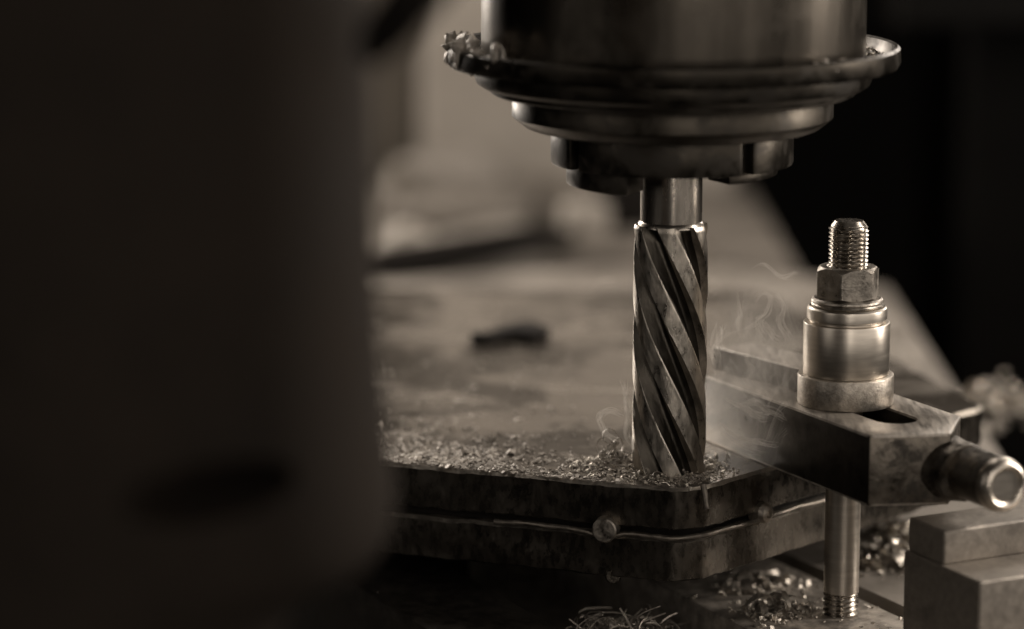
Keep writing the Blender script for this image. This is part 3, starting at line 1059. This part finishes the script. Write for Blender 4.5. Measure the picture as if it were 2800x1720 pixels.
# ------------------------------------------------------------------ smoke from the cut
def smoke(name, centre, radii, dens, scale, label, thr=.05, seed=0.0):
    bm = bmesh.new()
    bmesh.ops.create_icosphere(bm, subdivisions=3, radius=1)
    for v in bm.verts:
        v.co = Vector((v.co.x * radii[0], v.co.y * radii[1], v.co.z * radii[2])) * S
    me = bpy.data.meshes.new(name)
    bm.to_mesh(me)
    bm.free()
    m = bpy.data.materials.new(name + "_volume")
    m.use_nodes = True
    nt = m.node_tree
    N, L = nt.nodes, nt.links
    N.remove(N["Principled BSDF"])
    out = N["Material Output"]
    pv_ = N.new("ShaderNodeVolumePrincipled")
    pv_.inputs["Color"].default_value = (.95, .9, .84, 1)
    pv_.inputs["Anisotropy"].default_value = .25
    L.new(pv_.outputs[0], out.inputs["Volume"])
    tc = N.new("ShaderNodeTexCoord")
    # soft fall-off towards the skin of the domain
    mp = N.new("ShaderNodeMapping")
    mp.inputs["Scale"].default_value = (1 / (radii[0] * S), 1 / (radii[1] * S), 1 / (radii[2] * S))
    L.new(tc.outputs["Object"], mp.inputs["Vector"])
    ln = N.new("ShaderNodeVectorMath")
    ln.operation = 'LENGTH'
    L.new(mp.outputs[0], ln.inputs[0])
    fo = N.new("ShaderNodeMapRange")
    fo.inputs["From Min"].default_value = .35
    fo.inputs["From Max"].default_value = .97
    fo.inputs["To Min"].default_value = 1
    fo.inputs["To Max"].default_value = 0
    L.new(ln.outputs["Value"], fo.inputs["Value"])
    # filaments: narrow band round the mid value of a strongly distorted noise
    m2 = N.new("ShaderNodeMapping")
    m2.inputs["Location"].default_value = (seed, seed * .7, seed * 1.3)
    m2.inputs["Scale"].default_value = (1, 1, .55)
    L.new(tc.outputs["Object"], m2.inputs["Vector"])
    n1 = N.new("ShaderNodeTexNoise")
    n1.inputs["Scale"].default_value = scale
    n1.inputs["Detail"].default_value = 2.5
    n1.inputs["Roughness"].default_value = .5
    n1.inputs["Distortion"].default_value = 1.6
    L.new(m2.outputs[0], n1.inputs["Vector"])
    sb = N.new("ShaderNodeMath")
    sb.operation = 'SUBTRACT'
    L.new(n1.outputs["Fac"], sb.inputs[0])
    sb.inputs[1].default_value = .5
    ab = N.new("ShaderNodeMath")
    ab.operation = 'ABSOLUTE'
    L.new(sb.outputs[0], ab.inputs[0])
    fi = N.new("ShaderNodeMapRange")
    fi.interpolation_type = 'SMOOTHSTEP'
    fi.inputs["From Min"].default_value = 0
    fi.inputs["From Max"].default_value = thr
    fi.inputs["To Min"].default_value = 1
    fi.inputs["To Max"].default_value = .16
    L.new(ab.outputs[0], fi.inputs["Value"])
    mu = N.new("ShaderNodeMath")
    mu.operation = 'MULTIPLY'
    L.new(fi.outputs[0], mu.inputs[0])
    L.new(fo.outputs[0], mu.inputs[1])
    m3 = N.new("ShaderNodeMath")
    m3.operation = 'MULTIPLY'
    L.new(mu.outputs[0], m3.inputs[0])
    m3.inputs[1].default_value = dens
    L.new(m3.outputs[0], pv_.inputs["Density"])
    me.materials.append(m)
    o = put(name, me, None, centre)
    tag(o, label, "smoke", kind="stuff")
    return o


smk = smoke("smoke", (84, 8, -24), (25, 24, 38), 46, 62, "thin wisps of grey smoke curling up between the cutter and the stud", .028, .3)

# denser single wisps inside that veil, each a slender twisting thread of smoke
wm = bpy.data.materials.new("smoke_wisp_volume")
wm.use_nodes = True
wm.node_tree.nodes.remove(wm.node_tree.nodes["Principled BSDF"])
vp = wm.node_tree.nodes.new("ShaderNodeVolumePrincipled")
vp.inputs["Color"].default_value = (.95, .9, .84, 1)
vp.inputs["Density"].default_value = 230
vp.inputs["Anisotropy"].default_value = .2
wm.node_tree.links.new(vp.outputs[0], wm.node_tree.nodes["Material Output"].inputs["Volume"])


def smooth_path(pts, n=9):
    P = [Vector(p) for p in pts]
    P = [P[0] * 2 - P[1]] + P + [P[-1] * 2 - P[-2]]
    out = []
    for i in range(1, len(P) - 2):
        for k in range(n):
            u = k / n
            a, b, c_, d = P[i - 1], P[i], P[i + 1], P[i + 2]
            out.append(.5 * ((2 * b) + (c_ - a) * u + (2 * a - 5 * b + 4 * c_ - d) * u * u + (3 * b - a - 3 * c_ + d) * u ** 3))
    out.append(P[-2])
    return out


WISPS = [([(81, 8, 13.5), (84, 8, 15), (87, 9, 14), (91, 8, 11.5), (95, 8, 12.2), (97, 8, 11.8)], .7),
         ([(83, 8, 2), (85.5, 8, 5.5), (88, 9, 4), (86, 9, 0), (83.5, 9, -3), (84.5, 10, -8), (86, 9, -10)], .9),
         ([(69, 8, -12.5), (74, 9, -9), (79.5, 8, -6.5), (84, 9, -4), (86.5, 10, -6), (89, 9, -10), (92, 9, -12)], .8),
         ([(76, 10, 6), (77.5, 9, -1), (76.5, 8, -6), (79, 8, -10)], .9),
         ([(90, 9, 6), (92, 9, 0), (91, 9, -5), (93, 9, -9)], 1.1),
         ([(80, 3, -13), (79, 3, -16), (81, 3, -19), (79.5, 3, -23), (82, 3, -27)], .9),
         ([(68, -1, -36), (73, -2, -39.5), (79, -1, -43), (84, -1, -44.5), (89, 0, -45)], 1.0),
         ([(70, -2, -40), (75, -2, -43), (80, -2, -46), (86, -1, -47.5)], .7),
         ([(84, -4, -44), (87, -4, -39), (89.5, -4, -33), (92, -4, -30.5), (94.5, -4, -32), (93.5, -4, -38), (91, -4, -42)], .8),
         ([(71, 0, -28), (77, -1, -31), (83, -1, -34.5), (88, -2, -35)], 1.3),
         ([(68, 2, -24), (69.5, 2, -18), (69, 2, -11), (70, 2, -5)], 1.8),
         ([(72, -3, -31), (80, -3, -30), (88, -3, -33), (93, -4, -37)], 1.4),
         ([(70, -3, -46), (76, -4, -47), (83, -4, -50)], 1.1),
         ([(40, -2, -50), (36, -1, -44), (31, -1, -40), (30, 0, -36), (34, 0, -33), (38, 0, -35)], 1.2),
         ([(41, -3, -47), (39, -2, -40), (39.5, -2, -32), (37, 0, -24)], 1.6)]
for pts, r0 in WISPS:
    P = smooth_path(pts)
    n = len(P)
    strands = []
    for k in range(11):
        Q, rr = [], []
        for i, p in enumerate(P):
            fan = .35 + 1.5 * r0 * (i / n)
            o1 = Vector(mnoise.noise_vector(p * .16)) * 1.6
            o2 = Vector(mnoise.noise_vector(p * .11 + Vector((k * 7.3, k * 3.1, 0)))) * fan * 1.6
            Q.append(p + o1 + o2)
            rr.append(max(.05, .5 * r0 * math.sin(PI * (i + .3) / (n + .6)) ** .8 * (.7 + .6 * mnoise.noise(p * .3 + Vector((k * 5.1, 0, 0))))))
        strands.append(tube(Q, rr, 7))
    V, F = join(*strands)
    put("smoke_wisp", mk_mesh("smoke_wisp", [(v[0] - 84, v[1] - 8, v[2] + 24) for v in V], F, wm), smk)
